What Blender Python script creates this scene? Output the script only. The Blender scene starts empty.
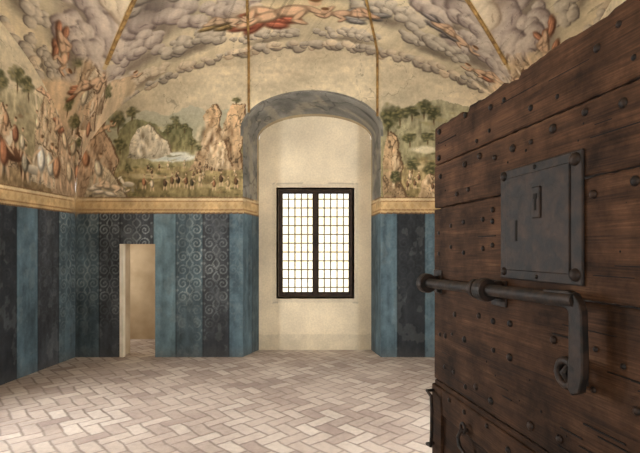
import bpy, math, random
import numpy as np
from mathutils import Vector
random.seed(7); rng=np.random.RandomState(11)
sc=bpy.context.scene
sc.view_settings.view_transform='Standard'
# ---------------------------------------------------------------- constants (metres)
XL,XR=-4.25,2.83; CX=(XL+XR)/2; HA=(XR-XL)/2
YF,YB=0.65,6.9;  CY=(YF+YB)/2; HB=(YB-YF)/2
ZS=2.45; RISE=2.2; DOME=0.7
EYE=1.6
def lin(c):
    c=np.asarray(c,float)/255.
    return np.where(c<=0.04045,c/12.92,((c+0.055)/1.055)**2.4)
def lun(u): return ZS+RISE*np.sqrt(np.maximum(0,1-np.asarray(u,float)**2))
def vault(u,v):
    return ZS+RISE*np.sqrt(np.maximum(0,1-np.minimum(u*u,v*v)))+DOME*(1-u*u)*(1-v*v)
# ---------------------------------------------------------------- noise
TAB=rng.rand(256,256)
def vn(x,y):
    xi=np.floor(x).astype(int); yi=np.floor(y).astype(int)
    fx=x-xi; fy=y-yi; fx=fx*fx*(3-2*fx); fy=fy*fy*(3-2*fy)
    a=TAB[xi%256,yi%256]; b=TAB[(xi+1)%256,yi%256]; c=TAB[xi%256,(yi+1)%256]; d=TAB[(xi+1)%256,(yi+1)%256]
    return (a*(1-fx)+b*fx)*(1-fy)+(c*(1-fx)+d*fx)*fy
def fbm(x,y,o=4):
    r=0;a=.5;t=0
    for i in range(o):
        r=r+a*vn(x+17.3*i,y+9.1*i); t+=a; a*=.5; x=x*2.03; y=y*2.03
    return r/t
def ridge(x,y,w=.02,o=3): return np.clip(1-np.abs(fbm(x,y,o)-.5)/w,0,1)
# ---------------------------------------------------------------- fresco painter (units: 1/67 m)
class Painter:
    def __init__(s,S,T,base):
        s.S=S; s.T=T; s.C=np.tile(np.array(base,float),(len(S),1))
        s.n1=fbm(S/9.,T/9.,3)-.5; s.n2=fbm(S/9.+50,T/9.+31,3)-.5
        s.f1=fbm(S/2.5+9,T/2.5,2)-.5; s.f2=fbm(S/2.5,T/2.5+77,2)-.5
        s.rg=np.maximum(ridge(S/9.+3,T/15.,.022,3),.7*ridge(S/5.+33,T/8.+7,.02,3))
    def _d(s,i,j):
        return s.S[i]+j*(s.n1[i]*10+s.f1[i]*4), s.T[i]+j*(s.n2[i]*10+s.f2[i]*4)
    def ell(s,cx,cy,rx,ry,col,a=1.,soft=.3,rot=0,j=.3,col2=None,rim=None,rima=.6):
        R=max(rx,ry)*1.3+8*j
        i=np.nonzero((np.abs(s.S-cx)<R)&(np.abs(s.T-cy)<R))[0]
        if len(i)==0: return
        x,y=s._d(i,j); x=x-cx;y=y-cy
        c,n=math.cos(rot),math.sin(rot)
        X=(x*c+y*n)/rx; Y=(-x*n+y*c)/ry
        d=np.sqrt(X*X+Y*Y)
        al=np.clip((1-d)/soft,0,1)*a
        cc=np.array(col,float)[None,:]
        if col2 is not None:
            t=np.clip(.5+Y*.6-X*.25,0,1)[:,None]
            cc=cc*(1-t)+np.array(col2,float)[None,:]*t
        if rim is not None:
            t=(np.clip((d-.62)/.22,0,1)*np.clip(.45+Y*.9-X*.3,.15,1)*rima)[:,None]
            cc=cc*(1-t)+np.array(rim,float)[None,:]*t
        s.C[i]=s.C[i]*(1-al[:,None])+cc*al[:,None]
    def poly(s,pts,col,a=1.,j=.4,col2=None,tex=0.,crack=0.):
        p=np.array(pts,float); mn=p.min(0)-9*j; mx=p.max(0)+9*j
        i=np.nonzero((s.S>mn[0])&(s.S<mx[0])&(s.T>mn[1])&(s.T<mx[1]))[0]
        if len(i)==0: return
        x,y=s._d(i,j); ins=np.zeros(len(i),bool)
        for k in range(len(p)):
            x1,y1=p[k]; x2,y2=p[k-1]
            if y1==y2: continue
            c=((y1>y)!=(y2>y))&(x<(x2-x1)*(y-y1)/(y2-y1)+x1)
            ins^=c
        i=i[ins]; y=y[ins]; x=x[ins]
        if len(i)==0: return
        cc=np.tile(np.array(col,float),(len(i),1))
        if col2 is not None:
            t=np.clip((y-p[:,1].min())/(np.ptp(p[:,1])+1e-6),0,1)[:,None]
            cc=cc*(1-t)+np.array(col2,float)[None,:]*t
        if tex: cc=cc*(1+tex*2*(fbm(s.S[i]/3.,s.T[i]/6.,3)-.5))[:,None]
        if crack: cc=cc*(1-crack*s.rg[i])[:,None]
        s.C[i]=s.C[i]*(1-a)+cc*a
    def line(s,x0,y0,x1,y1,w,col,a=.9,j=.12,soft=.6):
        L=math.hypot(x1-x0,y1-y0)
        s.ell((x0+x1)/2,(y0+y1)/2,L/2+w*.5,w/2+.15,col,a,soft,math.atan2(y1-y0,x1-x0),j)
    def puff(s,cx,cy,r,li=(214,200,174),mi=(160,146,134),dk=(96,84,80),a=.95,j=.25):
        rx=r*random.uniform(1.,1.5)
        s.ell(cx,cy,rx,r,li,a,.16,random.uniform(-.4,.4),j,col2=mi,rim=dk)
        s.ell(cx-.1*r,cy-.35*r,rx*.5,r*.36,li,.6*a,.9,0,j)
        if r>6:
            s.line(cx-.35*rx,cy+.15*r,cx+.3*rx,cy+.35*r,r*.12,dk,.4,.3)
    def tree(s,x,y,h,w,dk=(94,94,68),li=(156,150,108)):
        s.line(x,y,x,y-h*.5,max(1,w*.1),(104,82,58))
        s.ell(x,y-h*.62,w*.46,h*.34,dk,.8,.55,0,.45)
        for k in range(10):
            a=random.uniform(0,6.28); q=random.random()**.5
            s.ell(x+math.cos(a)*w*.45*q,y-h*.62+math.sin(a)*h*.34*q,w*.2,h*.11,dk,.6,.6,0,.25)
        for k in range(16):
            a=random.uniform(0,6.28); q=random.random()**.5
            s.ell(x-.08*w+math.cos(a)*w*.4*q,y-h*.66+math.sin(a)*h*.3*q,w*.12,h*.055,li,.65,.7,0,.25)
    def figure(s,x,y,h,robe,skin=(216,184,150),lean=0):
        dk=tuple(c*.58 for c in robe); li=tuple(min(250,c*1.2) for c in robe)
        hx=x+lean*h*.3
        s.line(x-.06*h,y-.35*h,x-.1*h,y,.09*h,skin,j=.02); s.line(x+.06*h,y-.35*h,x+.1*h,y,.09*h,skin,j=.02)
        s.ell((x+hx)/2,y-.5*h,.14*h,.28*h,dk,1,.3,-lean*.5,.04)
        s.ell((x+hx)/2-.03*h,y-.53*h,.10*h,.25*h,robe,1,.4,-lean*.5,.04)
        s.ell((x+hx)/2-.06*h,y-.58*h,.04*h,.18*h,li,.8,.6,-lean*.5,.04)
        s.line(hx,y-.72*h,hx+random.choice([-.25,.25])*h,y-.5*h,.07*h,skin,j=.02)
        s.ell(hx,y-.9*h,.06*h,.08*h,skin,1,.3,0,.02); s.ell(hx+.02*h,y-.95*h,.06*h,.045*h,(110,84,60),.8,.4,0,.02)
    def horse(s,x,y,h,col,d=1):
        dk=tuple(c*.65 for c in col)
        for q in(-.32,-.22,.22,.34): s.line(x+q*h,y-.45*h,x+(q+random.uniform(-.04,.06))*h,y,.09*h,dk,j=.03)
        s.ell(x,y-.58*h,.46*h,.2*h,col,1,.25,0,.05,col2=dk)
        s.ell(x+d*.42*h,y-.82*h,.11*h,.26*h,col,1,.3,d*.5,.05)
        s.ell(x+d*.56*h,y-1.02*h,.17*h,.075*h,col,1,.3,d*.6,.05)
        s.line(x-d*.45*h,y-.6*h,x-d*.58*h,y-.2*h,.08*h,dk)
    def rock(s,pts,col=(206,176,142),dk=(124,98,76),li=(236,220,190),n=10):
        s.poly([(x+1.2,y-.4) for x,y in pts],dk,.9,.35)
        s.poly([(x-.3,y+.6) for x,y in pts],tuple(min(250,c*1.04) for c in col),1,.35,col2=tuple(.82*c for c in col),tex=.22,crack=.45)
        p=np.array(pts,float); mn=p.min(0); mx=p.max(0); w,h=mx-mn
        for k in range(n):
            x=random.uniform(mn[0]+.2*w,mx[0]-.2*w); y=random.uniform(mn[1]+.35*h,mx[1]-.03*h)
            L=random.uniform(.12,.3)*h; ww=w*.08+.7
            s.line(x,y,x+random.uniform(-.1,.35)*L,y-L,ww,dk,.55,.3,.8)
            s.line(x-ww,y,x-ww+random.uniform(-.1,.35)*L,y-L*.9,ww*1.1,li,.65,.3,.8)
    def nude(s,x,y,L,ang,sk=(218,180,146),cloth=None,flip=1,sy=1.):
        """reclining or flying figure: head, torso, bent legs, reaching arm; L = overall length"""
        ca,sa=math.cos(ang),math.sin(ang)
        def q(a,b): b=b*flip; return x+(a*ca-b*sa)*L, y+(a*sa+b*ca)*L*sy
        dk=tuple(.60*c for c in sk); li=tuple(min(250,1.1*c) for c in sk)
        def limb(a,b,w):
            (x0,y0),(x1,y1)=q(*a),q(*b); s.line(x0,y0+.6,x1,y1+.6,w*L*1.35,dk,1,.03,.35); s.line(x0,y0,x1,y1,w*L,sk,1,.03,.45)
        if cloth:
            cd=tuple(.58*c for c in cloth)
            for k in range(7):
                a,b=random.uniform(-.5,.2),random.uniform(-.05,.25); (x0,y0),(x1,y1)=q(a,b),q(a-random.uniform(.15,.4),b+random.uniform(-.12,.2))
                s.line(x0,y0+1,x1,y1+1,.16*L,cd,.95,.15,.4); s.line(x0,y0,x1,y1,.11*L,cloth,.95,.15,.5); s.line(x0,y0-.8,x1,y1-.8,.03*L,tuple(min(250,1.3*c) for c in cloth),.7,.1,.6)
        limb((-.05,.03),(-.3,-.12),.14); limb((-.3,-.12),(-.46,.1),.10); limb((-.05,.03),(-.3,.06),.14); limb((-.3,.06),(-.55,.12),.10)
        limb((.28,-.05),(.46,.08),.08); limb((.46,.08),(.6,-.04),.06)
        (x0,y0)=q(.12,0); s.ell(x0,y0+.5,.23*L,.12*L*sy,dk,1,.25,ang,.03); s.ell(x0,y0,.21*L,.10*L*sy,sk,1,.4,ang,.03); s.ell(x0,y0-.02*L,.13*L,.04*L,li,.7,.7,ang,.03)
        limb((.26,.02),(.1,.17),.075); limb((.1,.17),(.24,.24),.06)
        (x0,y0)=q(.4,-.12); s.ell(x0,y0,.085*L,.085*L*sy,sk,1,.25,0,.02); s.ell(x0+.01*L,y0-.04*L,.09*L,.06*L*sy,(128,92,60),.9,.4,0,.03)
# ---------------------------------------------------------------- dado + frieze (shared by all walls)
DK=(64,67,71); BL=(86,106,116); TE=(77,91,97); MB=(100,121,128); NK=(47,50,54)
def dado(C,s,z,stripes):
    low=z<2.39
    col=np.tile(np.array(TE,float),(len(s),1))
    for (a,b,c,p) in stripes:
        m=(s>=a)&(s<b)
        if not m.any(): continue
        cc=np.tile(np.array(c,float),(m.sum(),1))
        if p:
            sc_=(a+b)/2; w=(b-a)/2
            aa=np.abs(s[m]-sc_)/w; PR=.2
            zz=(z[m]/PR)%1.0-.5
            dx=(aa-.5)*w; dz=zz*PR
            r=np.hypot(dx,dz); an=np.arctan2(dz,dx)
            sp=np.sin(2*np.pi*(r/.05)-an)
            ln=(sp>.4)&(r<.082)
            ln|=(np.abs(aa-.14*np.cos(z[m]*2*np.pi/PR)-.1)<.06)
            ln|=(np.hypot((aa-.9)*w,(np.abs(zz)-.5)*PR)<.018)
            fade=np.clip(.38+1.1*(fbm(s[m]*5,z[m]*3,4)-.35)-.5*np.clip(1.2-z[m],0,1),0,.8)*p
            k=(ln*fade)[:,None]
            cc=cc*(1-k)+np.array((144,152,150),float)*k
        edge=np.minimum(s[m]-a,b-s[m])<.01
        cc[edge]*=.75
        col[m]=cc
    n=fbm(s*2.2,z*1.4,5); n2=fbm(s*14,z*9,4); st=fbm(s*16+4,z*1.2,3)
    col*=(0.66+.42*n+.36*(n2-.5)+.36*(st-.5)+.12)[:,None]
    worn=np.clip((fbm(s*9+30,z*7,5)-.60)*4,0,.2)[:,None]
    col=col*(1-worn)+np.array((136,142,140),float)*worn
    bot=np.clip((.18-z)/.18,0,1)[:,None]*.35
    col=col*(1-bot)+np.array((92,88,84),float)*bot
    fz=(z>=2.14)&(z<2.39)
    if fz.any():
        h=(z[fz]-2.14)/.25; f=np.tile(np.array((192,162,118),float),(fz.sum(),1))
        band=(h>.3)&(h<.7); f[band]=(202,172,126)
        mo=band&(np.abs(((s[fz]/.12)%1)-.5)+np.abs(h-.5)*1.6<.3); f[mo]=(190,158,112)
        f[(h<.08)]=(116,90,62); f[(h>.2)&(h<.27)]=(154,120,80); f[(h>.72)&(h<.77)]=(154,120,80)
        f[(h>.94)]=(126,98,68)
        f[(h>.8)&(h<.92)]=(216,194,152)
        f*= (.78+.4*fbm(s[fz]*6,z[fz]*6,4))[:,None]
        col[fz]=f
    C[low]=col[low]
def weather(C,s,z,amt=.16):
    C=(C-186)*1.16+184
    g=C.mean(axis=1,keepdims=True); C=g+(C-g)*.78          # faded pigments
    C=C*np.array((1.01,.99,.955))
    n=fbm(s*1.3+5,z*1.3,4)-.5; g=fbm(s*22,z*22,2)-.5
    C*= (1+amt*1.6*n+amt*.9*g)[:,None]
    cr=np.abs(fbm(s*2.1+40,z*2.1+3,4)-.5)<.003
    C[cr]*=.82
    return np.clip(C,5,250)
# ---------------------------------------------------------------- mesh helpers
def new_mesh(name,verts,faces,mat,cols=None,smooth=False,parent=None):
    me=bpy.data.meshes.new(name); verts=np.asarray(verts,float)
    if isinstance(faces,np.ndarray) and faces.shape[1]==4:
        me.vertices.add(len(verts)); me.vertices.foreach_set('co',verts.ravel())
        me.loops.add(faces.size); me.loops.foreach_set('vertex_index',faces.ravel().astype(np.int32))
        me.polygons.add(len(faces)); me.polygons.foreach_set('loop_start',np.arange(0,faces.size,4,dtype=np.int32))
        me.polygons.foreach_set('loop_total',np.full(len(faces),4,dtype=np.int32))
    else:
        me.from_pydata([tuple(v) for v in verts],[],[tuple(f) for f in faces])
    me.update(calc_edges=True); me.validate()
    if cols is not None:
        at=me.color_attributes.new('Col','FLOAT_COLOR','POINT')
        rgba=np.ones((len(verts),4)); rgba[:,:3]=lin(cols)
        at.data.foreach_set('color',rgba.ravel())
    if smooth: me.polygons.foreach_set('use_smooth',np.ones(len(me.polygons),bool))
    ob=bpy.data.objects.new(name,me); sc.collection.objects.link(ob)
    if mat: me.materials.append(mat)
    if parent: ob.parent=parent
    return ob
def grid_faces(nx,nz,off):
    i=np.arange(nx-1)[:,None]*nz+np.arange(nz-1)[None,:]
    i=i.ravel()+off
    return np.stack([i,i+nz,i+nz+1,i+1],1)
def patch(s0,s1,ds,zlo,zhi,dz):
    nx=max(2,int((s1-s0)/ds)+1); s=np.linspace(s0,s1,nx)
    lo=zlo(s) if callable(zlo) else np.full(nx,zlo); hi=zhi(s) if callable(zhi) else np.full(nx,zhi)
    nz=max(2,int(np.max(hi-lo)/dz)+1); t=np.linspace(0,1,nz)
    S=np.repeat(s,nz); Z=(lo[:,None]+(hi-lo)[:,None]*t[None,:]).ravel()
    return S,Z,nx,nz
def wall(name,patches,to3,paint,mat):
    Ss=[];Zs=[];F=[];o=0
    for p in patches:
        S,Z,nx,nz=patch(*p); Ss.append(S);Zs.append(Z);F.append(grid_faces(nx,nz,o)); o+=len(S)
    S=np.concatenate(Ss);Z=np.concatenate(Zs);F=np.concatenate(F)
    return new_mesh(name,to3(S,Z),F,mat,paint(S,Z))
# ---------------------------------------------------------------- materials
def M(name):
    m=bpy.data.materials.new(name); m.use_nodes=True
    return m,m.node_tree.nodes,m.node_tree.links,m.node_tree.nodes['Principled BSDF']
def mat_fresco():
    m,n,l,b=M('fresco_plaster')
    a=n.new('ShaderNodeAttribute'); a.attribute_name='Col'
    g=n.new('ShaderNodeNewGeometry')
    no=n.new('ShaderNodeTexNoise'); no.inputs['Scale'].default_value=38; no.inputs['Detail'].default_value=6
    l.new(g.outputs['Position'],no.inputs['Vector'])
    mr=n.new('ShaderNodeMapRange'); mr.inputs['From Min'].default_value=.3; mr.inputs['From Max'].default_value=.7
    mr.inputs['To Min'].default_value=.92; mr.inputs['To Max'].default_value=1.08
    l.new(no.outputs['Fac'],mr.inputs['Value'])
    mx=n.new('ShaderNodeVectorMath'); mx.operation='SCALE'
    l.new(a.outputs['Color'],mx.inputs[0]); l.new(mr.outputs['Result'],mx.inputs['Scale'])
    l.new(mx.outputs['Vector'],b.inputs['Base Color'])
    b.inputs['Roughness'].default_value=.85; b.inputs['Specular IOR Level'].default_value=.2
    n2=n.new('ShaderNodeTexNoise'); n2.inputs['Scale'].default_value=9; n2.inputs['Detail'].default_value=6
    l.new(g.outputs['Position'],n2.inputs['Vector'])
    bp=n.new('ShaderNodeBump'); bp.inputs['Strength'].default_value=.16; bp.inputs['Distance'].default_value=.012
    l.new(n2.outputs['Fac'],bp.inputs['Height']); l.new(bp.outputs['Normal'],b.inputs['Normal'])
    return m
def mat_noise(name,c1,c2,scale=5,rough=.85,metal=0,bump=.2,stretch=(1,1,1),detail=6,dist=.01,obj=False,fmin=.35,fmax=.65,spec=.3):
    m,n,l,b=M(name)
    g=n.new('ShaderNodeTexCoord') if obj else n.new('ShaderNodeNewGeometry')
    mp=n.new('ShaderNodeMapping'); mp.inputs['Scale'].default_value=stretch
    l.new(g.outputs['Object' if obj else 'Position'],mp.inputs['Vector'])
    no=n.new('ShaderNodeTexNoise'); no.inputs['Scale'].default_value=scale; no.inputs['Detail'].default_value=detail
    l.new(mp.outputs['Vector'],no.inputs['Vector'])
    r=n.new('ShaderNodeValToRGB'); r.color_ramp.elements[0].position=fmin; r.color_ramp.elements[1].position=fmax
    r.color_ramp.elements[0].color=(*lin(c1),1); r.color_ramp.elements[1].color=(*lin(c2),1)
    l.new(no.outputs['Fac'],r.inputs['Fac']); l.new(r.outputs['Color'],b.inputs['Base Color'])
    b.inputs['Roughness'].default_value=rough; b.inputs['Metallic'].default_value=metal; b.inputs['Specular IOR Level'].default_value=spec
    bp=n.new('ShaderNodeBump'); bp.inputs['Strength'].default_value=bump; bp.inputs['Distance'].default_value=dist
    l.new(no.outputs['Fac'],bp.inputs['Height']); l.new(bp.outputs['Normal'],b.inputs['Normal'])
    return m
FR=mat_fresco()
PLASTER=mat_noise('cream_plaster',(196,178,146),(216,200,170),2.2,.9,bump=.3,dist=.02)
OUTW=mat_noise('pale_courtyard_render',(224,210,176),(240,232,210),.9,.9,bump=.1)
OUTG=mat_noise('pale_gravel',(200,192,176),(225,220,205),2,.9,bump=.1)
WIN=mat_noise('dark_window_wood',(34,24,18),(58,42,32),14,.6,bump=.3,obj=True)
IRON=mat_noise('forged_iron',(20,17,16),(56,40,31),26,.6,.2,bump=.55,obj=True,dist=.006,spec=.35,detail=8,fmin=.4,fmax=.74)
BAR=mat_noise('grille_iron',(104,92,74),(140,126,104),14,.7,.0,bump=.2,obj=True)
GILT=mat_noise('gilded_rib',(116,88,54),(184,148,90),12,.6,.1,bump=.4)
def mat_wood():
    m,n,l,b=M('old_walnut_boards')
    tc=n.new('ShaderNodeTexCoord'); inf=n.new('ShaderNodeObjectInfo')
    cb=n.new('ShaderNodeCombineXYZ')
    mu=n.new('ShaderNodeMath'); mu.operation='MULTIPLY'; mu.inputs[1].default_value=31
    l.new(inf.outputs['Random'],mu.inputs[0]); l.new(mu.outputs[0],cb.inputs['X']); l.new(mu.outputs[0],cb.inputs['Y'])
    ad=n.new('ShaderNodeVectorMath'); ad.operation='ADD'
    l.new(tc.outputs['Object'],ad.inputs[0]); l.new(cb.outputs[0],ad.inputs[1])
    mp=n.new('ShaderNodeMapping'); mp.inputs['Scale'].default_value=(.8,3,8)
    l.new(ad.outputs[0],mp.inputs['Vector'])
    no=n.new('ShaderNodeTexNoise'); no.inputs['Scale'].default_value=1.8; no.inputs['Detail'].default_value=9; no.inputs['Roughness'].default_value=.62; no.inputs['Distortion'].default_value=.7
    l.new(mp.outputs[0],no.inputs['Vector'])
    wv=n.new('ShaderNodeTexNoise'); wv.inputs['Scale'].default_value=16; wv.inputs['Detail'].default_value=5
    mp2=n.new('ShaderNodeMapping'); mp2.inputs['Scale'].default_value=(.35,3,14); l.new(ad.outputs[0],mp2.inputs['Vector']); l.new(mp2.outputs[0],wv.inputs['Vector'])
    mix=n.new('ShaderNodeMath'); mix.operation='MULTIPLY_ADD'; mix.inputs[1].default_value=.35
    l.new(wv.outputs['Fac'],mix.inputs[0])
    h=n.new('ShaderNodeMath'); h.operation='MULTIPLY'; h.inputs[1].default_value=.65; l.new(no.outputs['Fac'],h.inputs[0]); l.new(h.outputs[0],mix.inputs[2])
    r=n.new('ShaderNodeValToRGB'); e=r.color_ramp.elements
    e[0].position=.34; e[0].color=(*lin((44,31,24)),1); e[1].position=.70; e[1].color=(*lin((112,84,62)),1)
    k=e.new(.45); k.color=(*lin((67,47,34)),1); k=e.new(.56); k.color=(*lin((86,60,43)),1)
    l.new(mix.outputs[0],r.inputs['Fac'])
    big=n.new('ShaderNodeTexNoise'); big.inputs['Scale'].default_value=4.2; big.inputs['Detail'].default_value=8; big.inputs['Roughness'].default_value=.68; l.new(tc.outputs['Object'],big.inputs['Vector'])
    mr=n.new('ShaderNodeMapRange'); mr.inputs['From Min'].default_value=.36; mr.inputs['From Max'].default_value=.6; mr.inputs['To Min'].default_value=.3; mr.inputs['To Max'].default_value=1.1
    l.new(big.outputs['Fac'],mr.inputs['Value'])
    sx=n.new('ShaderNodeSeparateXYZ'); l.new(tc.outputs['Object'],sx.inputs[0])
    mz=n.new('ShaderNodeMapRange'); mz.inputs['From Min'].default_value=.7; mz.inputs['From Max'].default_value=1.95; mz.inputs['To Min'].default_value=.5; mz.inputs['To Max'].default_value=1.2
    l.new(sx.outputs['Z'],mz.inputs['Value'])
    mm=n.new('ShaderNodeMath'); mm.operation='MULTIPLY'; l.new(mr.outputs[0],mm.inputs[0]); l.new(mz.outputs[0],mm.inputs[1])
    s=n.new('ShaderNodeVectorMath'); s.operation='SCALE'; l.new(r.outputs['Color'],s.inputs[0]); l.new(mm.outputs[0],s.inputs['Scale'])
    l.new(s.outputs[0],b.inputs['Base Color']); b.inputs['Roughness'].default_value=.78; b.inputs['Specular IOR Level'].default_value=.15
    bp=n.new('ShaderNodeBump'); bp.inputs['Strength'].default_value=.6; bp.inputs['Distance'].default_value=.007
    l.new(mix.outputs[0],bp.inputs['Height']); l.new(bp.outputs[0],b.inputs['Normal'])
    return m
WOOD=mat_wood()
def mat_floor():
    m,n,l,b=M('herringbone_brick_floor')
    def mt(op,a,b_=None,c=None):
        q=n.new('ShaderNodeMath'); q.operation=op
        for i,v in enumerate((a,b_,c)):
            if v is None: continue
            if isinstance(v,(int,float)): q.inputs[i].default_value=v
            else: l.new(v,q.inputs[i])
        return q.outputs[0]
    g=n.new('ShaderNodeNewGeometry'); mp=n.new('ShaderNodeMapping')
    mp.inputs['Rotation'].default_value=(0,0,math.radians(45)); mp.inputs['Scale'].default_value=(1/.135,1/.135,1)
    wn=n.new('ShaderNodeTexNoise'); wn.inputs['Scale'].default_value=3; l.new(g.outputs['Position'],wn.inputs['Vector'])
    wv=n.new('ShaderNodeVectorMath'); wv.operation='MULTIPLY_ADD'; wv.inputs[1].default_value=(.06,.06,0)
    l.new(wn.outputs['Color'],wv.inputs[0]); l.new(g.outputs['Position'],wv.inputs[2]); l.new(wv.outputs[0],mp.inputs['Vector'])
    sp=n.new('ShaderNodeSeparateXYZ'); l.new(mp.outputs[0],sp.inputs[0])
    x=mt('ADD',sp.outputs[0],200); y=mt('ADD',sp.outputs[1],100)
    ix=mt('FLOOR',x); iy=mt('FLOOR',y); fx=mt('SUBTRACT',x,ix); fy=mt('SUBTRACT',y,iy)
    k=mt('FLOORED_MODULO',mt('SUBTRACT',ix,iy),4)
    is0=mt('COMPARE',k,0,.1); is1=mt('COMPARE',k,1,.1); is2=mt('COMPARE',k,2,.1); is3=mt('COMPARE',k,3,.1)
    dR=mt('ADD',mt('SUBTRACT',1,fx),is0); dL=mt('ADD',fx,is1); dB=mt('ADD',fy,is2); dT=mt('ADD',mt('SUBTRACT',1,fy),is3)
    d=mt('MINIMUM',mt('MINIMUM',dR,dL),mt('MINIMUM',dB,dT))
    cb=n.new('ShaderNodeCombineXYZ'); l.new(mt('SUBTRACT',ix,is1),cb.inputs[0]); l.new(mt('SUBTRACT',iy,is2),cb.inputs[1])
    w=n.new('ShaderNodeTexWhiteNoise'); w.noise_dimensions='2D'; l.new(cb.outputs[0],w.inputs['Vector'])
    r=n.new('ShaderNodeValToRGB'); e=r.color_ramp.elements
    e[0].color=(*lin((168,151,142)),1); e[1].color=(*lin((210,200,190)),1)
    q=e.new(.3); q.color=(*lin((184,169,159)),1); q=e.new(.7); q.color=(*lin((197,184,174)),1)
    l.new(w.outputs['Value'],r.inputs['Fac'])
    no=n.new('ShaderNodeTexNoise'); no.inputs['Scale'].default_value=16; no.inputs['Detail'].default_value=8; no.inputs['Roughness'].default_value=.7; l.new(g.outputs['Position'],no.inputs['Vector'])
    no2=n.new('ShaderNodeTexNoise'); no2.inputs['Scale'].default_value=1.3; no2.inputs['Detail'].default_value=6; l.new(g.outputs['Position'],no2.inputs['Vector'])
    f=mt('ADD',mt('MULTIPLY',no.outputs['Fac'],.7),mt('ADD',mt('MULTIPLY',no2.outputs['Fac'],.7),.28))
    s=n.new('ShaderNodeVectorMath'); s.operation='SCALE'; l.new(r.outputs['Color'],s.inputs[0]); l.new(f,s.inputs['Scale'])
    ed=n.new('ShaderNodeMapRange'); ed.inputs['From Min'].default_value=.01; ed.inputs['From Max'].default_value=.12; l.new(mt('ADD',d,mt('MULTIPLY',mt('SUBTRACT',no.outputs['Fac'],.5),.16)),ed.inputs['Value'])
    mx=n.new('ShaderNodeMix'); mx.data_type='RGBA'; mx.inputs['A'].default_value=(*lin((146,132,123)),1)
    l.new(ed.outputs[0],mx.inputs['Factor']); l.new(s.outputs[0],mx.inputs['B'])
    du=n.new('ShaderNodeMapRange'); du.inputs['From Min'].default_value=.46; du.inputs['From Max'].default_value=.7; du.inputs['To Max'].default_value=.5; l.new(no2.outputs['Fac'],du.inputs['Value'])
    m2=n.new('ShaderNodeMix'); m2.data_type='RGBA'; l.new(du.outputs[0],m2.inputs['Factor']); l.new(mx.outputs['Result'],m2.inputs['A']); m2.inputs['B'].default_value=(*lin((200,190,180)),1)
    l.new(m2.outputs['Result'],b.inputs['Base Color'])
    b.inputs['Roughness'].default_value=.66; b.inputs['Specular IOR Level'].default_value=.25
    hh=mt('ADD',ed.outputs[0],mt('ADD',mt('MULTIPLY',no.outputs['Fac'],.9),mt('MULTIPLY',w.outputs['Value'],.9)))
    bp=n.new('ShaderNodeBump'); bp.inputs['Strength'].default_value=.7; bp.inputs['Distance'].default_value=.009
    l.new(hh,bp.inputs['Height']); l.new(bp.outputs[0],b.inputs['Normal'])
    return m
FLOOR=mat_floor()
# ---------------------------------------------------------------- niche arch curves
NX=-0.72
def arch_o(x): return 3.39+.57*np.sqrt(np.maximum(0,1-((x-NX)/1.03)**2))
def arch_i(x): return 3.36+.38*np.sqrt(np.maximum(0,1-((x-NX)/.90)**2))
DX0,DX1,DZ=-3.58,-3.06,1.69        # small doorway
u_of=lambda x:(x-CX)/HA
lunx=lambda x:lun(u_of(x)); luny=lambda y:lun((y-CY)/HB)
PU=((214,200,184),(156,140,134),(94,80,78)); GR=((214,202,182),(146,136,126),(84,74,70)); WM=((226,211,184),(190,172,150),(130,110,94))
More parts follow.
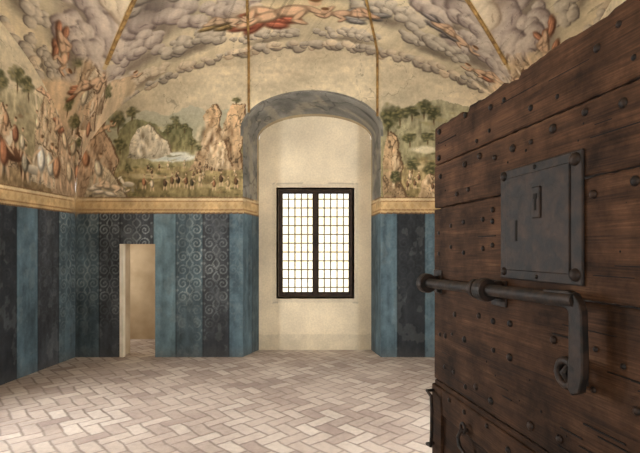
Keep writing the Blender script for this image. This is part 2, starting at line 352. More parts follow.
# ---------------------------------------------------------------- BACK WALL
def px(a): return (a-360)/67.
B_STR=[(XL,px(99),TE,.8),(px(99),px(120),DK,.9),(px(120),px(153),DK,.9),(px(153),px(176),MB,.15),(px(176),px(203),TE,1.),
       (px(203),px(229),DK,.75),(px(229),px(246),BL,.3),(px(246),px(380),TE,0),(px(380),px(397),BL,.1),(px(397),px(425),NK,.1),
       (px(425),px(446),BL,.2),(px(446),px(470),TE,.8),(px(470),px(496),DK,.5),(px(496),px(522),MB,.1),(px(522),px(560),TE,.8)]
def paint_back(X,Z):
    S=X*67+360; T=250-(Z-EYE)*67
    P=Painter(S,T,(212,201,174))
    n=fbm(S/45,T/18,4)[:,None]; P.C=P.C*(.84+.28*n)
    t=np.clip((80-T)/50,0,1)[:,None]*.25; P.C=P.C*(1-t)+np.array((184,170,150),float)*t
    for k in range(30):
        P.ell(random.uniform(110,520),random.uniform(58,102),random.uniform(14,34),random.uniform(2,5),random.choice([(224,212,188),(196,182,158),(202,188,160)]),.45,.9)
    P.poly([(90,124),(106,112),(122,118),(146,110),(170,116),(190,106),(215,112),(246,104),(246,165),(90,165)],(188,188,170),1,.5,col2=(164,162,130))
    P.poly([(112,150),(120,130),(134,118),(152,122),(166,134),(190,140),(246,140),(246,175),(112,175)],(138,138,104),1,.5,col2=(166,156,116),tex=.25)
    P.poly([(150,150),(158,134),(176,122),(192,130),(196,150)],(124,126,94),1,.5,col2=(146,140,100),tex=.3)
    P.ell(172,157,30,6,(212,215,206),1,.3); P.ell(168,159,20,2.5,(176,186,182),.7,.5)
    for k in range(34): P.ell(random.uniform(115,240),random.uniform(126,172),random.uniform(4,10),random.uniform(1.,2.6),random.choice([(104,106,72),(164,156,114),(200,184,144),(124,120,84)]),.6,.6)
    P.poly([(100,174),(150,166),(200,168),(246,164),(246,200),(95,200)],(168,152,110),1,.5,col2=(132,120,84),tex=.3)
    P.ell(150,176,35,4,(206,190,150),.7,.6); P.ell(215,186,30,3,(196,178,136),.6,.6)
    for k in range(60): P.ell(random.uniform(98,246),random.uniform(166,196),random.uniform(2,7),random.uniform(.7,1.8),random.choice([(98,98,64),(184,168,122),(116,110,76),(150,126,90)]),.6,.6)
    P.rock([(128,158),(130,142),(138,128),(148,124),(158,134),(166,140),(172,152),(160,158)],(214,204,180),(132,116,94),(240,234,216),7)
    P.rock([(189,170),(196,156),(202,140),(206,126),(203,116),(208,107),(215,104),(220,112),(218,126),(223,132),(226,114),(231,105),(244,104),(244,132),(240,150),(242,170)],(212,182,144),(122,94,70),(240,222,190),16)
    P.rock([(203,168),(212,146),(224,140),(232,168)],(222,198,162),(130,102,76),(240,228,200),6)
    for x,y,h,w in[(118,136,26,18),(132,122,16,14),(176,130,14,12),(184,134,12,10),(120,156,20,14),(168,136,12,10),(236,106,10,10),(199,156,12,9),(192,150,12,10),(150,172,10,8),(128,176,12,9)]: P.tree(x,y,h,w)
    P.rock([(77,199),(77,150),(80,128),(86,108),(94,98),(104,110),(104,130),(112,146),(118,160),(112,178),(122,199)],(214,184,152),(128,100,78),(240,222,192),10)
    P.rock([(84,199),(90,176),(104,166),(116,178),(126,199)],(206,190,160),(124,104,84),(238,226,200),6)
    P.figure(86,176,34,(196,146,112)); P.figure(97,186,34,(224,212,188),lean=.3); P.figure(95,146,26,(220,192,158),lean=-.4); P.figure(88,140,22,(184,134,102))
    P.nude(112,186,30,.25,(224,202,172),(226,214,190)); P.nude(104,128,22,-.4,(220,188,154)); P.horse(128,193,15,(226,216,192),-1); P.figure(144,190,16,(186,130,94)); P.figure(152,192,16,(220,204,176))
    for x,h,c in[(165,16,(104,84,66)),(172,16,(132,104,78)),(178,17,(86,74,60)),(186,16,(150,112,84)),(192,15,(96,86,68)),(200,15,(206,186,150)),(214,15,(160,118,88)),(221,16,(104,84,64)),(228,15,(190,168,128)),(236,16,(120,94,70))]:
        P.figure(x,191+random.uniform(-5,1),h,c)
    for k in range(14): P.figure(random.uniform(130,240),random.uniform(168,180),9,random.choice([(124,98,74),(204,186,152),(104,84,66)]))
    P.poly([(381,122),(395,110),(410,106),(440,98),(480,112),(560,110),(560,200),(381,200)],(172,168,140),1,.5,col2=(138,132,96),tex=.2)
    P.poly([(390,170),(420,160),(470,166),(560,160),(560,200),(385,200)],(182,164,122),1,.5,col2=(134,120,84),tex=.3)
    P.rock([(383,199),(384,150),(389,130),(397,136),(398,150),(402,166),(400,180),(408,199)],(194,166,130),(112,90,68),(228,210,174),7)
    P.ell(424,150,18,4,(218,210,182),.8,.5); P.ell(416,166,14,4,(204,188,148),.8,.5)
    for k in range(60): P.ell(random.uniform(383,540),random.uniform(112,194),random.uniform(3,8),random.uniform(1,2.6),random.choice([(98,100,68),(164,156,114),(110,110,76),(200,184,144),(140,126,90)]),.6,.6)
    for x,y,h,w in[(388,140,40,20),(400,128,22,16),(412,122,18,16),(424,120,20,16),(434,126,22,16),(410,148,16,16),(428,146,14,14),(412,176,20,16),(430,180,20,16),(396,190,20,14),(450,150,30,20),(480,160,34,24)]: P.tree(x,y,h,w,(82,84,60),(144,138,98))
    P.rock([(418,199),(422,180),(430,172),(440,178),(446,199)],(196,170,134),(116,94,70),(228,212,178),5)
    for k in range(6): P.figure(random.uniform(402,436),random.uniform(182,193),13,random.choice([(160,106,80),(134,106,82),(210,192,156)]))
    for k in range(54):
        x=150+k*6.2+random.uniform(-3,3); u=(x-313)/237; top=250-(float(lun(u))-EYE)*67
        P.puff(x,top+random.uniform(-3,3)*(1-abs(u)),random.uniform(3.5,7),*random.choice([GR,GR,WM]))
    C=weather(P.C,X,Z,.15)
    b=(Z<3.39+.60*np.sqrt(np.maximum(0,1-((X-NX)/1.07)**2)))&(Z>3.3)&(np.abs(X-NX)<1.07)
    C[b]=np.array((122,120,113),float)*(.75+.5*fbm(X[b]*9,Z[b]*9,4))[:,None]
    dado(C,X,Z,B_STR)
    return np.clip(C,5,250)
ds=.0105
wall('wall_back',[(XL,DX0,ds,0,lunx,ds),(DX0,DX1,ds,DZ,lunx,ds),(DX1,NX-1.03,ds,0,lunx,ds),(NX-1.03,NX+1.03,ds,arch_o,lunx,ds),(NX+1.03,XR,ds,0,lunx,ds)],
     lambda S,Z:np.stack([S,np.full_like(S,YB),Z],1),paint_back,FR)
# ---------------------------------------------------------------- SIDE WALLS
def mkstr(s0,s1,seq,w):
    out=[];a=s0;i=0
    while a<s1:
        c,p=seq[i%len(seq)]; out.append((a,a+w,c,p)); a+=w;i+=1
    return out
L_STR=mkstr(.65,4.6,[(DK,.1),(BL,.1),(TE,.8)],.36)+[(4.6,5.1,TE,.6),(5.1,5.72,NK,.1),(5.72,6.1,BL,.1),(6.1,6.52,DK,.15),(6.52,6.95,TE,.9)]
def paint_side(flip):
    def f(Y,Z):
        S=Y*67; T=250-(Z-EYE)*67
        P=Painter(S,T,(212,199,170)); P.C*=(.84+.3*fbm(S/40,T/18,4))[:,None]
        for k in range(40): P.ell(random.uniform(40,462),random.uniform(50,110),random.uniform(12,34),random.uniform(2,6),random.choice([(224,211,186),(194,179,154),(202,187,158)]),.45,.9)
        P.poly([(40,140),(120,122),(200,136),(280,120),(350,124),(400,112),(440,120),(462,110),(462,200),(40,200)],(188,178,148),1,.5,col2=(150,136,100),tex=.2)
        P.poly([(40,176),(350,168),(462,170),(462,200),(40,200)],(188,166,130),1,.5,col2=(140,118,88),tex=.3)
        for k in range(90): P.ell(random.uniform(40,462),random.uniform(124,192),random.uniform(3,9),random.uniform(1,3),random.choice([(110,108,76),(174,160,122),(204,186,148),(144,116,86)]),.6,.6)
        for x,y,h,w in[(364,134,28,20),(384,120,26,20),(397,124,24,16),(350,140,40,26),(300,150,40,26),(240,150,40,26)]: P.tree(x,y,h,w,(98,98,70),(160,150,108))
        P.rock([(463,199),(463,72),(454,64),(446,84),(440,108),(430,126),(424,140),(430,160),(420,178),(428,199)],(216,186,152),(130,102,80),(240,222,192),12)
        P.rock([(404,176),(404,150),(410,126),(418,108),(426,100),(434,112),(436,140),(434,176)],(212,188,154),(130,104,80),(238,222,194),9)
        P.rock([(398,190),(404,168),(414,156),(426,160),(432,176),(434,192)],(216,196,166),(134,110,86),(238,226,198),7)
        P.rock([(354,182),(358,150),(368,132),(378,150),(386,182)],(206,178,144),(126,100,76),(234,216,184),7)
        P.horse(380,191,34,(136,100,76),-1); P.horse(403,194,24,(220,208,186),1); P.horse(360,190,34,(218,206,182),1)
        P.figure(382,169,30,(172,120,92)); P.figure(413,192,46,(234,229,216)); P.figure(423,194,44,(220,210,190),lean=.3)
        P.figure(370,193,42,(186,130,98)); P.figure(393,193,34,(170,162,142)); P.figure(436,194,42,(202,154,118),lean=-.3)
        P.figure(444,162,34,(230,204,168),lean=.4); P.figure(453,194,40,(214,194,162)); P.figure(390,172,26,(216,202,174)); P.figure(372,158,26,(204,162,126)); P.figure(410,150,24,(222,204,172),lean=-.4)
        P.nude(447,124,38,-.5,(224,188,152),(190,134,102)); P.figure(436,132,28,(226,208,176)); P.nude(452,92,30,.3,(224,190,156)); P.nude(420,108,24,.2,(222,188,154))
        for k in range(22): P.figure(random.uniform(60,350),random.uniform(172,192),random.uniform(20,34),random.choice([(190,134,104),(224,214,192),(136,116,94),(170,120,94)]))
        C=weather(P.C,Y,Z,.16); dado(C,Y,Z,L_STR); return np.clip(C,5,250)
    return f
WZ0,WZ1=.95,2.75
WYS=[(1.5,2.6),(3.5,4.6)]
d2=.022
wall('wall_left',[(YF,1.5,d2,0,luny,d2),(1.5,2.6,d2,0,WZ0,d2),(1.5,2.6,d2,WZ1,luny,d2),(2.6,3.5,d2,0,luny,d2),(3.5,4.6,d2,0,WZ0,d2),(3.5,4.6,d2,WZ1,luny,d2),(4.6,YB,.0105,0,luny,.0105)],
     lambda S,Z:np.stack([np.full_like(S,XL),S,Z],1),paint_side(0),FR)
RY0,RY1=2.3,3.7
wall('wall_right',[(YF,RY0,d2,0,luny,d2),(RY0,RY1,d2,0,WZ0,d2),(RY0,RY1,d2,WZ1,luny,d2),(RY1,YB,d2,0,luny,d2)],lambda S,Z:np.stack([np.full_like(S,XR),S,Z],1),paint_side(1),FR)
def paint_front(X,Z):
    C=np.tile(np.array((200,184,150),float),(len(X),1)); C=weather(C,X,Z,.2); dado(C,X,Z,mkstr(XL,XR,[(DK,.1),(BL,.1),(TE,.8)],.36)); return np.clip(C,5,250)
JX0,JX1,JZ=-.82,.82,2.35
wall('wall_front',[(XL,JX0,.05,0,lunx,.05),(JX0,JX1,.05,JZ,lunx,.05),(JX1,XR,.05,0,lunx,.05)],lambda S,Z:np.stack([S,np.full_like(S,YF),Z],1),paint_front,FR)
# ---------------------------------------------------------------- VAULT
N=700
th=np.linspace(-math.pi/2,math.pi/2,N); TH,PH=np.meshgrid(th,th,indexing='ij'); TH=TH.ravel();PH=PH.ravel()
u=np.sin(TH);v=np.sin(PH); X=CX+HA*u; Y=CY+HB*v; Zc=vault(u,v)
regY=np.abs(PH)>=np.abs(TH)
Lc=np.where(regY,TH,PH)*195; Dc=np.where(regY,HB*(1-np.abs(v)),HA*(1-np.abs(u)))*67
off=np.where(regY,np.where(PH>0,0,2000),np.where(TH<0,4000,6000))
P=Painter(Lc+off,-Dc,(212,198,168))
P.C*=(.84+.3*fbm(Lc/30+off,Dc/16,4))[:,None]
def cloud_bank(o,L,D,wid,n,r,cols):
    P.ell(o+L,-D+r*.5,wid*1.2,r*1.2,cols[2],.55,.8,random.uniform(-.15,.15),.5)
    for row,(q,rs) in enumerate([(1.1,.75),(.45,1.),(-.25,.8)]):
        for k in range(n):
            t=(k+random.uniform(-.3,.3))/(n-1)*2-1
            P.puff(o+L+t*wid*(1-.15*row),-(D+(1-t*t)*r*.8+q*r),r*rs*random.uniform(.6,1.15),*cols)
for o in(0,2000,4000,6000):
    for (L,D,wd,n,r,c) in[(0,58,60,8,8,WM),(-120,60,34,5,14,PU),(120,62,34,5,14,PU),(-62,42,26,5,8.5,PU),(64,42,26,5,8.5,GR),(-142,38,28,5,10,PU),(144,38,28,5,10,PU),(-98,22,26,6,6.5,GR),(98,22,26,6,6.5,GR),(-178,19,20,5,6.5,PU),(178,19,20,5,6.5,PU),(-150,10,22,6,4.5,WM),(154,10,22,6,4.5,GR),
                    (-34,12,26,6,4.5,GR),(34,12,24,6,4.5,GR)]:
        cloud_bank(o,L+random.uniform(-6,6),D,wd,n,r,c)
    for k in range(30):
        D=random.uniform(80,195); lim=max(20,195*math.asin(max(.05,1-D/225)))
        cloud_bank(o,random.uniform(-lim,lim),D,random.uniform(22,40),random.randint(4,6),random.uniform(8,14),random.choice([PU,WM,GR,WM]))
    for k in range(52):
        P.puff(o-190+k*7.4+random.uniform(-3,3),-random.uniform(0,4),random.uniform(3,6),*random.choice([GR,WM]))
P.ell(-10,-38,66,14,(222,200,154),.9,.8)
P.nude(-20,-38,66,-.08,(220,182,148),(186,112,88),1,.9)
P.nude(30,-38,42,2.9,(210,172,142),(144,140,136),-1,.8)
P.nude(-62,-38,34,.3,(206,176,146),(176,150,104),1,.8)
P.nude(150,-24,40,2.6,(216,180,148),(178,124,96),-1,.7); P.nude(118,-48,40,.4,(212,176,144),(150,140,136),1,.8); P.nude(-164,-26,34,.5,(216,180,148),(150,136,128),1,.7)
P.nude(4000+150,-30,38,.6,(216,180,148),(182,128,98),1,.8); P.nude(6000+150,-30,38,.6,(216,180,148),(182,128,98),1,.8)
C=P.C
B2=250-(Zc-EYE)*67
for sx in(-1,1):
    for sy in(-1,1):
        m=(u*sx>0)&(v*sy>0)&(Zc<4.15)
        ex=HA*(1-np.abs(u[m])); ey=HB*(1-np.abs(v[m])); A=(ex-ey)*67
        Q=Painter(A,B2[m],(216,192,158)); Q.C*=(.82+.36*fbm(A/7+sx*9,B2[m]/14+sy*5,4))[:,None]
        for y in range(84,205,15):
            for q in range(2):
                x=random.uniform(-20,12); w=random.uniform(12,20); h=random.uniform(18,28)
                Q.rock([(x,y+4),(x+.1*w,y-.6*h),(x+.35*w,y-h),(x+.6*w,y-.85*h),(x+.75*w,y-.4*h),(x+w,y+4)],random.choice([(216,186,152),(222,202,172),(204,174,140),(212,192,160)]),(128,102,80),(240,224,196),4)
            if random.random()<.7: Q.tree(random.uniform(-22,22),y-4,random.uniform(12,20),random.uniform(9,14),(100,100,70),(158,150,108))
        for (x,y,h,c) in[(2,188,30,(204,156,122)),(-6,164,28,(224,206,174)),(7,146,26,(194,142,108)),(-4,122,26,(222,206,178)),(9,112,24,(204,168,134))]:
            Q.figure(x,y,h,c,lean=random.uniform(-.5,.5))
        Q.nude(-2,98,28,-.3,(222,186,152),(190,134,102))
        k=np.clip((4.05-Zc[m]+.7*(fbm(X[m]*3,Y[m]*3+Zc[m],3)-.5))/.12,0,1)[:,None]
        C[m]=C[m]*(1-k)+Q.C*k
gd=np.abs(np.abs(TH)-np.abs(PH))*195
m=(gd<3.2)&(Zc>4.0); C[m]=C[m]*.5+np.array((206,172,108),float)*.5
C=weather(C,X+Y*.7,Zc+Y*.4,.15)
new_mesh('ceiling',np.stack([X,Y,Zc],1),grid_faces(N,N,0),FR,C,smooth=True)
# ---------------------------------------------------------------- ribs
def tube(name,pts,r,mat,parent=None,cyc=False,res=4):
    cu=bpy.data.curves.new(name,'CURVE'); cu.dimensions='3D'; cu.bevel_depth=r; cu.bevel_resolution=res; cu.use_fill_caps=True
    s=cu.splines.new('POLY'); s.points.add(len(pts)-1)
    for i,p in enumerate(pts): s.points[i].co=(p[0],p[1],p[2],1)
    s.use_cyclic_u=cyc; s.use_smooth=True
    cu.materials.append(mat); ob=bpy.data.objects.new(name,cu); sc.collection.objects.link(ob)
    if parent: ob.parent=parent
    return ob
k=0
for x0 in(-1.66,.26):
    pts=[(x0,YB-.005,z) for z in np.linspace(float(arch_o(x0))+.03,float(lunx(x0)),14)]
    for t in np.linspace(.995,.3,40):
        x=CX+(x0-CX)*(.3+.7*t); pts.append((x,CY+HB*t,float(vault((x-CX)/HA,t))-.005))
    k+=1; tube('trim_%d'%k,pts,.018,GILT)
for su in(-1,1):
    pts=[]
    for t in np.linspace(.84,.1,60):
        q=math.sin(t); pts.append((CX+su*HA*q,CY+HB*q,float(vault(np.float64(q),np.float64(q)))-.0))
    k+=1; tube('trim_%d'%k,pts,.024,GILT)
# ---------------------------------------------------------------- niche
YN=7.4
def path(hw,spr,rise):
    pts=[]
    for z in np.linspace(0,spr,150): pts.append((NX-hw,z))
    for a in np.linspace(math.pi,0,150)[1:-1]: pts.append((NX+hw*math.cos(a),spr+rise*math.sin(a)))
    for z in np.linspace(spr,0,150): pts.append((NX+hw,z))
    return np.array(pts)
po=path(1.03,3.39,.57); pi_=path(.90,3.36,.38); nd=40
V=[]
for i in range(nd):
    t=i/(nd-1); q=po*(1-t)+pi_*t
    V.append(np.stack([q[:,0],np.full(len(q),YB+(YN-YB)*t),q[:,1]],1))
V=np.array(V).transpose(1,0,2).reshape(-1,3)
C=np.tile(np.array((128,125,117),float),(len(V),1)); depth=V[:,1]-YB
arc=V[:,2]+V[:,0]*.9
C*=(.66+.62*fbm(arc*5+3,depth*7,5))[:,None]
wn=np.clip((fbm(arc*6+30,depth*8,4)-.53)*5,0,.55)[:,None]; C=C*(1-wn)+np.array((166,156,134),float)*wn
C*=(1-.3*ridge(arc*3+9,depth*4,.02))[:,None]
bd=(depth>.44)&(V[:,2]>2.39); C[bd]=C[bd]*.4+np.array((190,166,124),float)*.6
jm=V[:,2]<2.39
Cj=C.copy(); dado(Cj,depth+8,V[:,2],[(7.9,8.28,BL,.2),(8.28,8.6,TE,.1)]); C[jm]=Cj[jm]
new_mesh('wall_niche',V,grid_faces(len(po),nd,0),FR,np.clip(C,5,250))
WX0,WX1,WB,WT=-1.31,-.12,.85,2.57
def paint_nw(X,Z):
    C=np.tile(np.array((236,223,196),float),(len(X),1)); C*=(.86+.24*fbm(X*2,Z*2,5))[:,None]
    d=np.maximum(np.maximum(WX0-X,X-WX1),np.maximum(WB-Z,Z-WT))
    b=(d>0)&(d<.085); C[b]=C[b]*.93+np.array((4,4,4),float); e=(d>.085)&(d<.1); C[e]*=.82
    ft=(Z<.25); C[ft]*=(.90+.08*fbm(X[ft]*9,Z[ft]*9,3))[:,None]
    return np.clip(C,5,250)
wall('wall_window_recess',[(NX-.9,WX0,.02,0,arch_i,.02),(WX0,WX1,.02,0,WB,.02),(WX0,WX1,.02,WT,arch_i,.02),(WX1,NX+.9,.02,0,arch_i,.02)],
     lambda S,Z:np.stack([S,np.full_like(S,YN),Z],1),paint_nw,FR)
# ---------------------------------------------------------------- boxes
def box_data(boxes):
    V=[];F=[]
    for (a,b,c,d,e,f) in boxes:
        o=len(V); V+=[(a,c,e),(b,c,e),(b,d,e),(a,d,e),(a,c,f),(b,c,f),(b,d,f),(a,d,f)]
        F+=[(o,o+3,o+2,o+1),(o+4,o+5,o+6,o+7),(o,o+1,o+5,o+4),(o+1,o+2,o+6,o+5),(o+2,o+3,o+7,o+6),(o+3,o,o+4,o+7)]
    return V,F
def boxes(name,bx,mat,parent=None,bevel=0):
    V,F=box_data(bx); ob=new_mesh(name,V,F,mat,parent=parent)
    if bevel:
        m=ob.modifiers.new('b','BEVEL'); m.width=bevel; m.segments=2
    return ob
def empty(name,loc=(0,0,0),rot=0):
    e=bpy.data.objects.new(name,None); sc.collection.objects.link(e); e.location=loc; e.rotation_euler=(0,0,rot); return e
def make_window(name,W,H,loc,rot,cols=5,rows=12):
    """local: x width centred, z up from sill, y = outwards"""
    e=empty(name,loc,rot); w=W/2
    boxes('reveal',[(-w-.03,-w,0,.22,-.03,H+.03),(w,w+.03,0,.22,-.03,H+.03),(-w,w,0,.22,-.03,0),(-w,w,0,.22,H,H+.03)],PLASTER,e)
    f=.045; y0,y1=.015,.075
    boxes('frame',[(-w,-w+f,y0,y1,0,H),(w-f,w,y0,y1,0,H),(-w+f,w-f,y0,y1,0,f+.01),(-w+f,w-f,y0,y1,H-f,H),(-.03,.03,y0-.012,y1,f+.01,H-f)],WIN,e,.005)
    c=.02
    boxes('casement',[(-w+f,-w+f+c,y0+.01,y1-.01,f+.01,H-f),(-.03-c,-.03,y0+.01,y1-.01,f+.01,H-f),(.03,.03+c,y0+.01,y1-.01,f+.01,H-f),(w-f-c,w-f,y0+.01,y1-.01,f+.01,H-f),
        (-w+f,-.03,y0+.01,y1-.01,H-f-c,H-f),(.03,w-f,y0+.01,y1-.01,H-f-c,H-f),(-w+f,-.03,y0+.01,y1-.01,f,f+.01+c),(.03,w-f,y0+.01,y1-.01,f,f+.01+c)],WIN,e,.003)
    bx=[]
    for a,b in((-w+f,-.03),(.03,w-f)):
        for i in range(1,cols): x=a+(b-a)*i/cols; bx.append((x-.010,x+.010,.10,.112,.01,H-.01))
        for j in range(1,rows): z=H*j/rows; bx.append((a-.03,b+.03,.112,.12,z-.009,z+.009))
    boxes('grille',bx,BAR,e)
    boxes('latch',[(-.012,.012,-.02,.003,H*.47,H*.56),(-.02,.02,-.028,-.018,H*.5,H*.53)],IRON,e,.003)
    return e
make_window('window_1',WX1-WX0,WT-WB,((WX0+WX1)/2,YN,WB),0)
for i,(a,b) in enumerate(WYS): make_window('window_%d'%(i+2),b-a,WZ1-WZ0,(XL,(a+b)/2,WZ0),math.pi/2)
make_window('window_4',RY1-RY0,WZ1-WZ0,(XR,(RY0+RY1)/2,WZ0),-math.pi/2)  # added unseen window, made as an opening for cross light from the right
# small doorway passage
def quadmesh(name,quads,mat):
    V=[];F=[]
    for q in quads:
        o=len(V); V+=q; F.append((o,o+1,o+2,o+3))
    return new_mesh(name,V,F,mat)
PY=7.2
quadmesh('wall_passage',[
 [(DX0,YB,0),(DX0,PY,0),(DX0,PY,DZ),(DX0,YB,DZ)],[(DX1,YB,0),(DX1,PY,0),(DX1,PY,DZ),(DX1,YB,DZ)],[(DX0,YB,DZ),(DX1,YB,DZ),(DX1,PY,DZ),(DX0,PY,DZ)],
 [(-5,PY,0),(DX0,PY,0),(DX0,PY,2.4),(-5,PY,2.4)],[(DX1,PY,0),(-2.3,PY,0),(-2.3,PY,2.4),(DX1,PY,2.4)],[(DX0,PY,DZ),(DX1,PY,DZ),(DX1,PY,2.4),(DX0,PY,2.4)],
 [(-5,8.3,0),(-2.3,8.3,0),(-2.3,8.3,2.4),(-5,8.3,2.4)],[(-5,PY,0),(-5,8.3,0),(-5,8.3,2.4),(-5,PY,2.4)],[(-2.3,PY,0),(-2.3,8.3,0),(-2.3,8.3,2.4),(-2.3,PY,2.4)],
 [(-5,PY,2.4),(-2.3,PY,2.4),(-2.3,8.3,2.4),(-5,8.3,2.4)]],mat_noise('passage_plaster',(178,158,130),(202,184,156),3,.9,bump=.3))
boxes('trim_9',[(DX0-.005,DX0+.05,YB-.012,YB+.05,0,DZ)],mat_noise('door_jamb_stone',(222,212,188),(238,230,212),6,.8,bump=.2))
def rect(a,b,c,d,z=0): return [(a,c,z),(b,c,z),(b,d,z),(a,d,z)]
quadmesh('floor',[rect(XL,XR,YF,YB),rect(NX-1.03,NX+1.03,YB,YN),rect(DX0,DX1,YB,PY),rect(-5,-2.3,PY,8.3),rect(-1.6,1.6,-1.8,YF)],FLOOR)
VQ=[[(JX0,.1,0),(JX0,YF,0),(JX0,YF,JZ),(JX0,.1,JZ)],[(JX1,.1,0),(JX1,YF,0),(JX1,YF,JZ),(JX1,.1,JZ)],[(JX0,.1,JZ),(JX1,.1,JZ),(JX1,YF,JZ),(JX0,YF,JZ)],
 [(-1.6,.1,0),(JX0,.1,0),(JX0,.1,2.8),(-1.6,.1,2.8)],[(JX1,.1,0),(1.6,.1,0),(1.6,.1,2.8),(JX1,.1,2.8)],[(JX0,.1,JZ),(JX1,.1,JZ),(JX1,.1,2.8),(JX0,.1,2.8)],
 [(-1.6,-1.8,0),(-1.6,.1,0),(-1.6,.1,2.8),(-1.6,-1.8,2.8)],[(1.6,-1.8,0),(1.6,.1,0),(1.6,.1,2.8),(1.6,-1.8,2.8)],[(-1.6,-1.8,0),(1.6,-1.8,0),(1.6,-1.8,2.8),(-1.6,-1.8,2.8)],
 [(-1.6,-1.8,2.8),(1.6,-1.8,2.8),(1.6,.1,2.8),(-1.6,.1,2.8)]]
quadmesh('wall_vestibule',VQ,PLASTER)
quadmesh('courtyard_wall',[[(-14,15,-3),(14,15,-3),(14,15,3.4),(-14,15,3.4)]],OUTW)
quadmesh('courtyard_ground',[rect(-14,14,8.4,15,-3)],OUTG)
# ---------------------------------------------------------------- DOOR
ang=math.atan2(-.9678,.2516)
D=empty('door_1',(.365,2.25,0),ang)
W=1.6; TH_=.06
def plank(name,x0,x1,z0,z1,y0=0.,y1=TH_,wob=.004,seed=0,top=None):
    r=random.Random(seed); n=70; V=[];F=[]
    for i in range(n):
        x=x0+(x1-x0)*i/(n-1)
        zb=z0+.001+r.uniform(0,wob*.6); zt=z1-.001-r.uniform(0,wob*.6)
        if top: zt=top(x)-r.uniform(0,wob)
        yy=y0+.002*math.sin(x*4+seed)
        V+=[(x,yy+.004,zb),(x,yy,zb+.005),(x,yy,zt-.005),(x,yy+.004,zt),(x,y1,zt),(x,y1,zb)]
    for i in range(n-1):
        for j in range(6): F.append((i*6+j,i*6+(j+1)%6,(i+1)*6+(j+1)%6,(i+1)*6+j))
    F.append(tuple(range(5,-1,-1))); F.append(tuple((n-1)*6+j for j in range(6)))
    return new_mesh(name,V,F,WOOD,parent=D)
topf=lambda x: 2.195 if x<.3 else (2.160 if x<.34 else (2.20 if x<.62 else (2.19 if x<.7 else 2.212)))+.005*math.sin(x*23)
zs=[.02,.28,.56,.975,1.46,1.80,2.01,2.2]
for i in range(len(zs)-1):
    plank('board_%d'%(i+1),0,W,zs[i],zs[i+1],seed=i+1,wob=.006,top=topf if i==len(zs)-2 else None)
plank('stile_1',.0,.10,.03,.955,-.014,0,seed=31); plank('rail_1',.10,W,.83,.955,-.014,0,seed=32)
plank('stile_2',.52,.66,.03,.82,-.014,0,seed=33)
plank('rail_2',.66,W,.10,.26,-.014,0,seed=34)
boxes('back_batten',[(.12,.28,TH_,TH_+.03,.1,2.1),(1.2,1.36,TH_,TH_+.03,.1,2.1)],WOOD,D,.005)
def domes(name,pts,r,mat,parent):
    V=[];F=[]
    for (x,y,z,rr) in pts:
        o=len(V); ns=10
        prof=[(1,0),(.92,.3),(.66,.55),(.3,.7)]
        for (a,b) in prof:
            for k in range(ns):
                t=2*math.pi*k/ns; V.append((x+rr*a*math.cos(t),y-rr*b,z+rr*a*math.sin(t)))
        for p in range(3):
            for k in range(ns): F.append((o+p*ns+k,o+p*ns+(k+1)%ns,o+(p+1)*ns+(k+1)%ns,o+(p+1)*ns+k))
        V.append((x,y-rr*.74,z)); c=len(V)-1
        for k in range(ns): F.append((o+3*ns+k,o+3*ns+(k+1)%ns,c))
    return new_mesh(name,V,F,mat,smooth=True,parent=parent)
st=[]
rr=random.Random(5)
for z in[2.15,2.05,1.96,1.86,1.76,1.33,1.22,1.04,.92]:
    for x in[.04,.13,.22,.32,.42,.52,.64,.78,.9,1.04,1.16,1.3,1.5]:
        if rr.random()<.66: st.append((x+rr.uniform(-.03,.03),-.001-(.014 if z<.95 else 0),z+rr.uniform(-.02,.02),rr.uniform(.008,.015)))
for z in[1.7,1.6]:
    for x in[.05,.18,.3,.46,.53]: st.append((x,0,z+rr.uniform(-.02,.02),.011))
domes('studs',st,.01,IRON,D)
HOLE=mat_noise('old_nail_hole',(12,8,6),(24,16,12),8)
domes('nail_holes',[(rr.uniform(.03,1.4),.0015,rr.choice([2.13,1.9,1.7,1.55,1.15,1.1])+rr.uniform(-.05,.05),rr.uniform(.003,.006)) for k in range(30)],.01,HOLE,D)
ck=[]
for k in range(26):
    x=rr.uniform(.02,1.3); z=rr.choice([2.1,1.9,1.65,1.55,1.35,1.25,1.1,1.02])+rr.uniform(-.04,.04); L=rr.uniform(.05,.22); h=rr.uniform(.001,.0022)
    ck.append((x,x+L,-.0022,.001,z-h,z+h))
boxes('drying_checks',ck,HOLE,D)
boxes('lock_plate',[(.60,1.012,-.010,0,1.50,1.88)],IRON,D,.004)
boxes('lock_case',[(.645,.965,-.015,-.009,1.53,1.85)],IRON,D,.006)
boxes('key_escutcheon',[(.80,.84,-.022,-.014,1.70,1.80)],IRON,D,.004)
boxes('keyhole',[(.815,.825,-.0235,-.021,1.725,1.76),(.811,.829,-.0235,-.021,1.76,1.778)],HOLE,D)
boxes('key_slot',[(.70,.712,-.0165,-.014,1.63,1.70)],HOLE,D)
domes('lock_rivets',[(.625,-.010,1.86,.017),(.985,-.010,1.855,.020),(.985,-.010,1.53,.020),(.625,-.010,1.525,.015),(.80,-.010,1.865,.008),(.81,-.010,1.515,.008)],.02,IRON,D)
ZR=1.455; YR=-.062
tube('bolt_rod',[(-.01+t*1.06,YR,ZR-.012+.024*t) for t in np.linspace(0,1,12)],.021,IRON,D,res=6)
def ring(name,x,z,r0,r1,w,y=YR):
    V=[];F=[];n=24;prof=[(r0,-w),(r1*.93,-w),(r1,-w*.6),(r1,w*.6),(r1*.93,w),(r0,w)]
    for k in range(n):
        t=2*math.pi*k/n
        for (r,a) in prof: V.append((x+a,y+r*math.cos(t),z+r*math.sin(t)))
    m=len(prof)
    for k in range(n):
        for j in range(m): F.append((k*m+j,k*m+(j+1)%m,((k+1)%n)*m+(j+1)%m,((k+1)%n)*m+j))
    return new_mesh(name,V,F,IRON,smooth=False,parent=D)
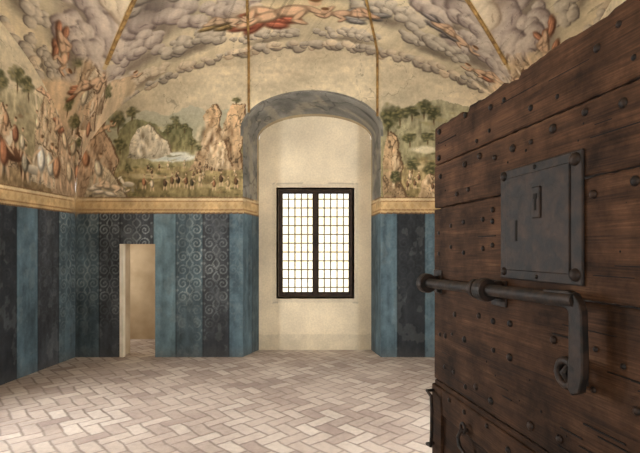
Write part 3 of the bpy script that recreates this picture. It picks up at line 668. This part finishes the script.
ring('bolt_end_collar',.045,ZR-.012,.019,.046,.026)
ring('bolt_guide_1',.58,ZR+.001,.019,.042,.028)
ring('bolt_guide_2',.52,ZR+.001,.019,.036,.014)
boxes('guide_straps',[(.555,.605,YR+.02,0.0,ZR-.03,ZR+.03),(.02,.05,YR+.02,0.0,ZR-.035,ZR+.02),(.53,.63,-.008,0,ZR-.06,ZR+.035),(0.0,.09,-.008,0,ZR-.06,ZR+.05)],IRON,D,.004)
def flatbar(name,pts,hw,ht):
    V=[];F=[]
    n=len(pts)
    for i,(x,z) in enumerate(pts):
        a=pts[max(0,i-1)]; b=pts[min(n-1,i+1)]; tx,tz=b[0]-a[0],b[1]-a[1]; L=math.hypot(tx,tz); nx_,nz_=-tz/L,tx/L
        w=hw[i] if isinstance(hw,list) else hw
        V+=[(x+nx_*w,YR-ht,z+nz_*w),(x-nx_*w,YR-ht,z-nz_*w),(x-nx_*w,YR+ht,z-nz_*w),(x+nx_*w,YR+ht,z+nz_*w)]
    for i in range(n-1):
        for j in range(4): F.append((i*4+j,i*4+(j+1)%4,(i+1)*4+(j+1)%4,(i+1)*4+j))
    F.append((3,2,1,0)); F.append(tuple((n-1)*4+j for j in range(4)))
    ob=new_mesh(name,V,F,IRON,parent=D); m=ob.modifiers.new('b','BEVEL'); m.width=.004; m.segments=2; return ob
pts=[(.93,ZR+.010),(.98,ZR+.012),(1.00,ZR+.013)]+[(1.02+.038*math.sin(a),ZR-.025+.038*math.cos(a)) for a in np.linspace(0,math.pi/2,8)]+[(1.059,1.38),(1.060,1.32),(1.058,1.27),(1.052,1.24),(1.036,1.225)]
flatbar('hasp_handle',pts,[.022]*3+[.024]*8+[.025,.026,.027,.024,.014],.012)
def torus(name,c,R,r,axis):
    pts=[]
    for k in range(24):
        t=2*math.pi*k/24
        if axis=='y': pts.append((c[0]+R*math.cos(t),c[1],c[2]+R*math.sin(t)))
        else: pts.append((c[0],c[1]+R*math.cos(t),c[2]+R*math.sin(t)))
    return tube(name,pts,r,IRON,D,True)
torus('hasp_eye',(1.0,-.05,1.262),.034,.012,'y')
tube('hasp_staple',[(1.02,-.002,1.29),(1.01,-.05,1.285),(1.005,-.065,1.265),(1.01,-.05,1.242),(1.02,-.002,1.235)],.010,IRON,D)
tube('pull_handle',[(.02,-.014,.925),(.02,-.05,.925),(.075,-.052,.915),(.082,-.052,.86),(.08,-.052,.74),(.07,-.052,.68),(.02,-.05,.67),(.02,-.014,.67)],.008,IRON,D)
tube('hook',[(.36,-.014,.86),(.36,-.045,.86),(.345,-.05,.83),(.36,-.052,.80),(.41,-.052,.785),(.47,-.052,.79),(.50,-.052,.82)],.008,IRON,D)
torus('hook_ring',(.36,-.035,.87),.02,.006,'y')
boxes('hinge_straps',[(1.05,1.60,-.010,0,.42,.48),(1.25,1.60,-.010,0,2.06,2.11)],IRON,D,.003)
boxes('hinge_pins',[(1.59,1.63,-.02,.03,.38,.52),(1.59,1.63,-.02,.03,2.02,2.15)],IRON,D,.008)
# ---------------------------------------------------------------- LIGHT (daylight at the left windows, added fill lamps elsewhere)
def area(name,loc,dirv,sx,sy,e,col):
    L=bpy.data.lights.new(name,'AREA'); L.shape='RECTANGLE'; L.size=sx; L.size_y=sy; L.energy=e; L.color=col
    o=bpy.data.objects.new(name,L); sc.collection.objects.link(o); o.location=loc; o.rotation_euler=Vector(dirv).to_track_quat('-Z','Y').to_euler(); return o
WC=(1,.98,.945)
for i,(a,b) in enumerate(WYS):
    area('daylight_window_%d'%(i+2),(XL-.35,(a+b)/2,(WZ0+WZ1)/2-.1),(1,0,.15),b-a,WZ1-WZ0,(90,380)[i],WC)
area('daylight_window_4',(XR+.35,(RY0+RY1)/2,(WZ0+WZ1)/2-.1),(-1,.15,.3),RY1-RY0,WZ1-WZ0,500,WC)  # fill lamp behind the added right window, brightens the left wall
area('fill_vestibule',(0,-1.7,1.5),(0,1,.15),2.2,1.8,60,WC)  # added fill lamp behind the camera, brightens back wall and vault
area('fill_passage',(-4.9,7.75,1.4),(1,0,0),.7,1.2,19,(1,.96,.88))  # added fill lamp, brightens the small room behind the doorway
S=bpy.data.lights.new('sun','SUN'); S.energy=4.4; S.angle=.01; S.color=(1,.97,.92)
so=bpy.data.objects.new('sun',S); sc.collection.objects.link(so)
so.rotation_euler=Vector((-.25,.62,-.74)).to_track_quat('-Z','Y').to_euler()
w=bpy.data.worlds.new('sky'); sc.world=w; w.use_nodes=True; bg=w.node_tree.nodes['Background']
bg.inputs[0].default_value=(.92,.95,1,1); bg.inputs[1].default_value=1.9
# ---------------------------------------------------------------- CAMERA
cd=bpy.data.cameras.new('camera'); cam=bpy.data.objects.new('camera',cd); sc.collection.objects.link(cam)
cam.location=(0,0,EYE); cam.rotation_euler=(math.radians(90),0,0)
cd.sensor_width=36; cd.lens=462/640*36; cd.shift_x=-40/640; cd.shift_y=23.5/640; cd.clip_start=.02
sc.camera=cam
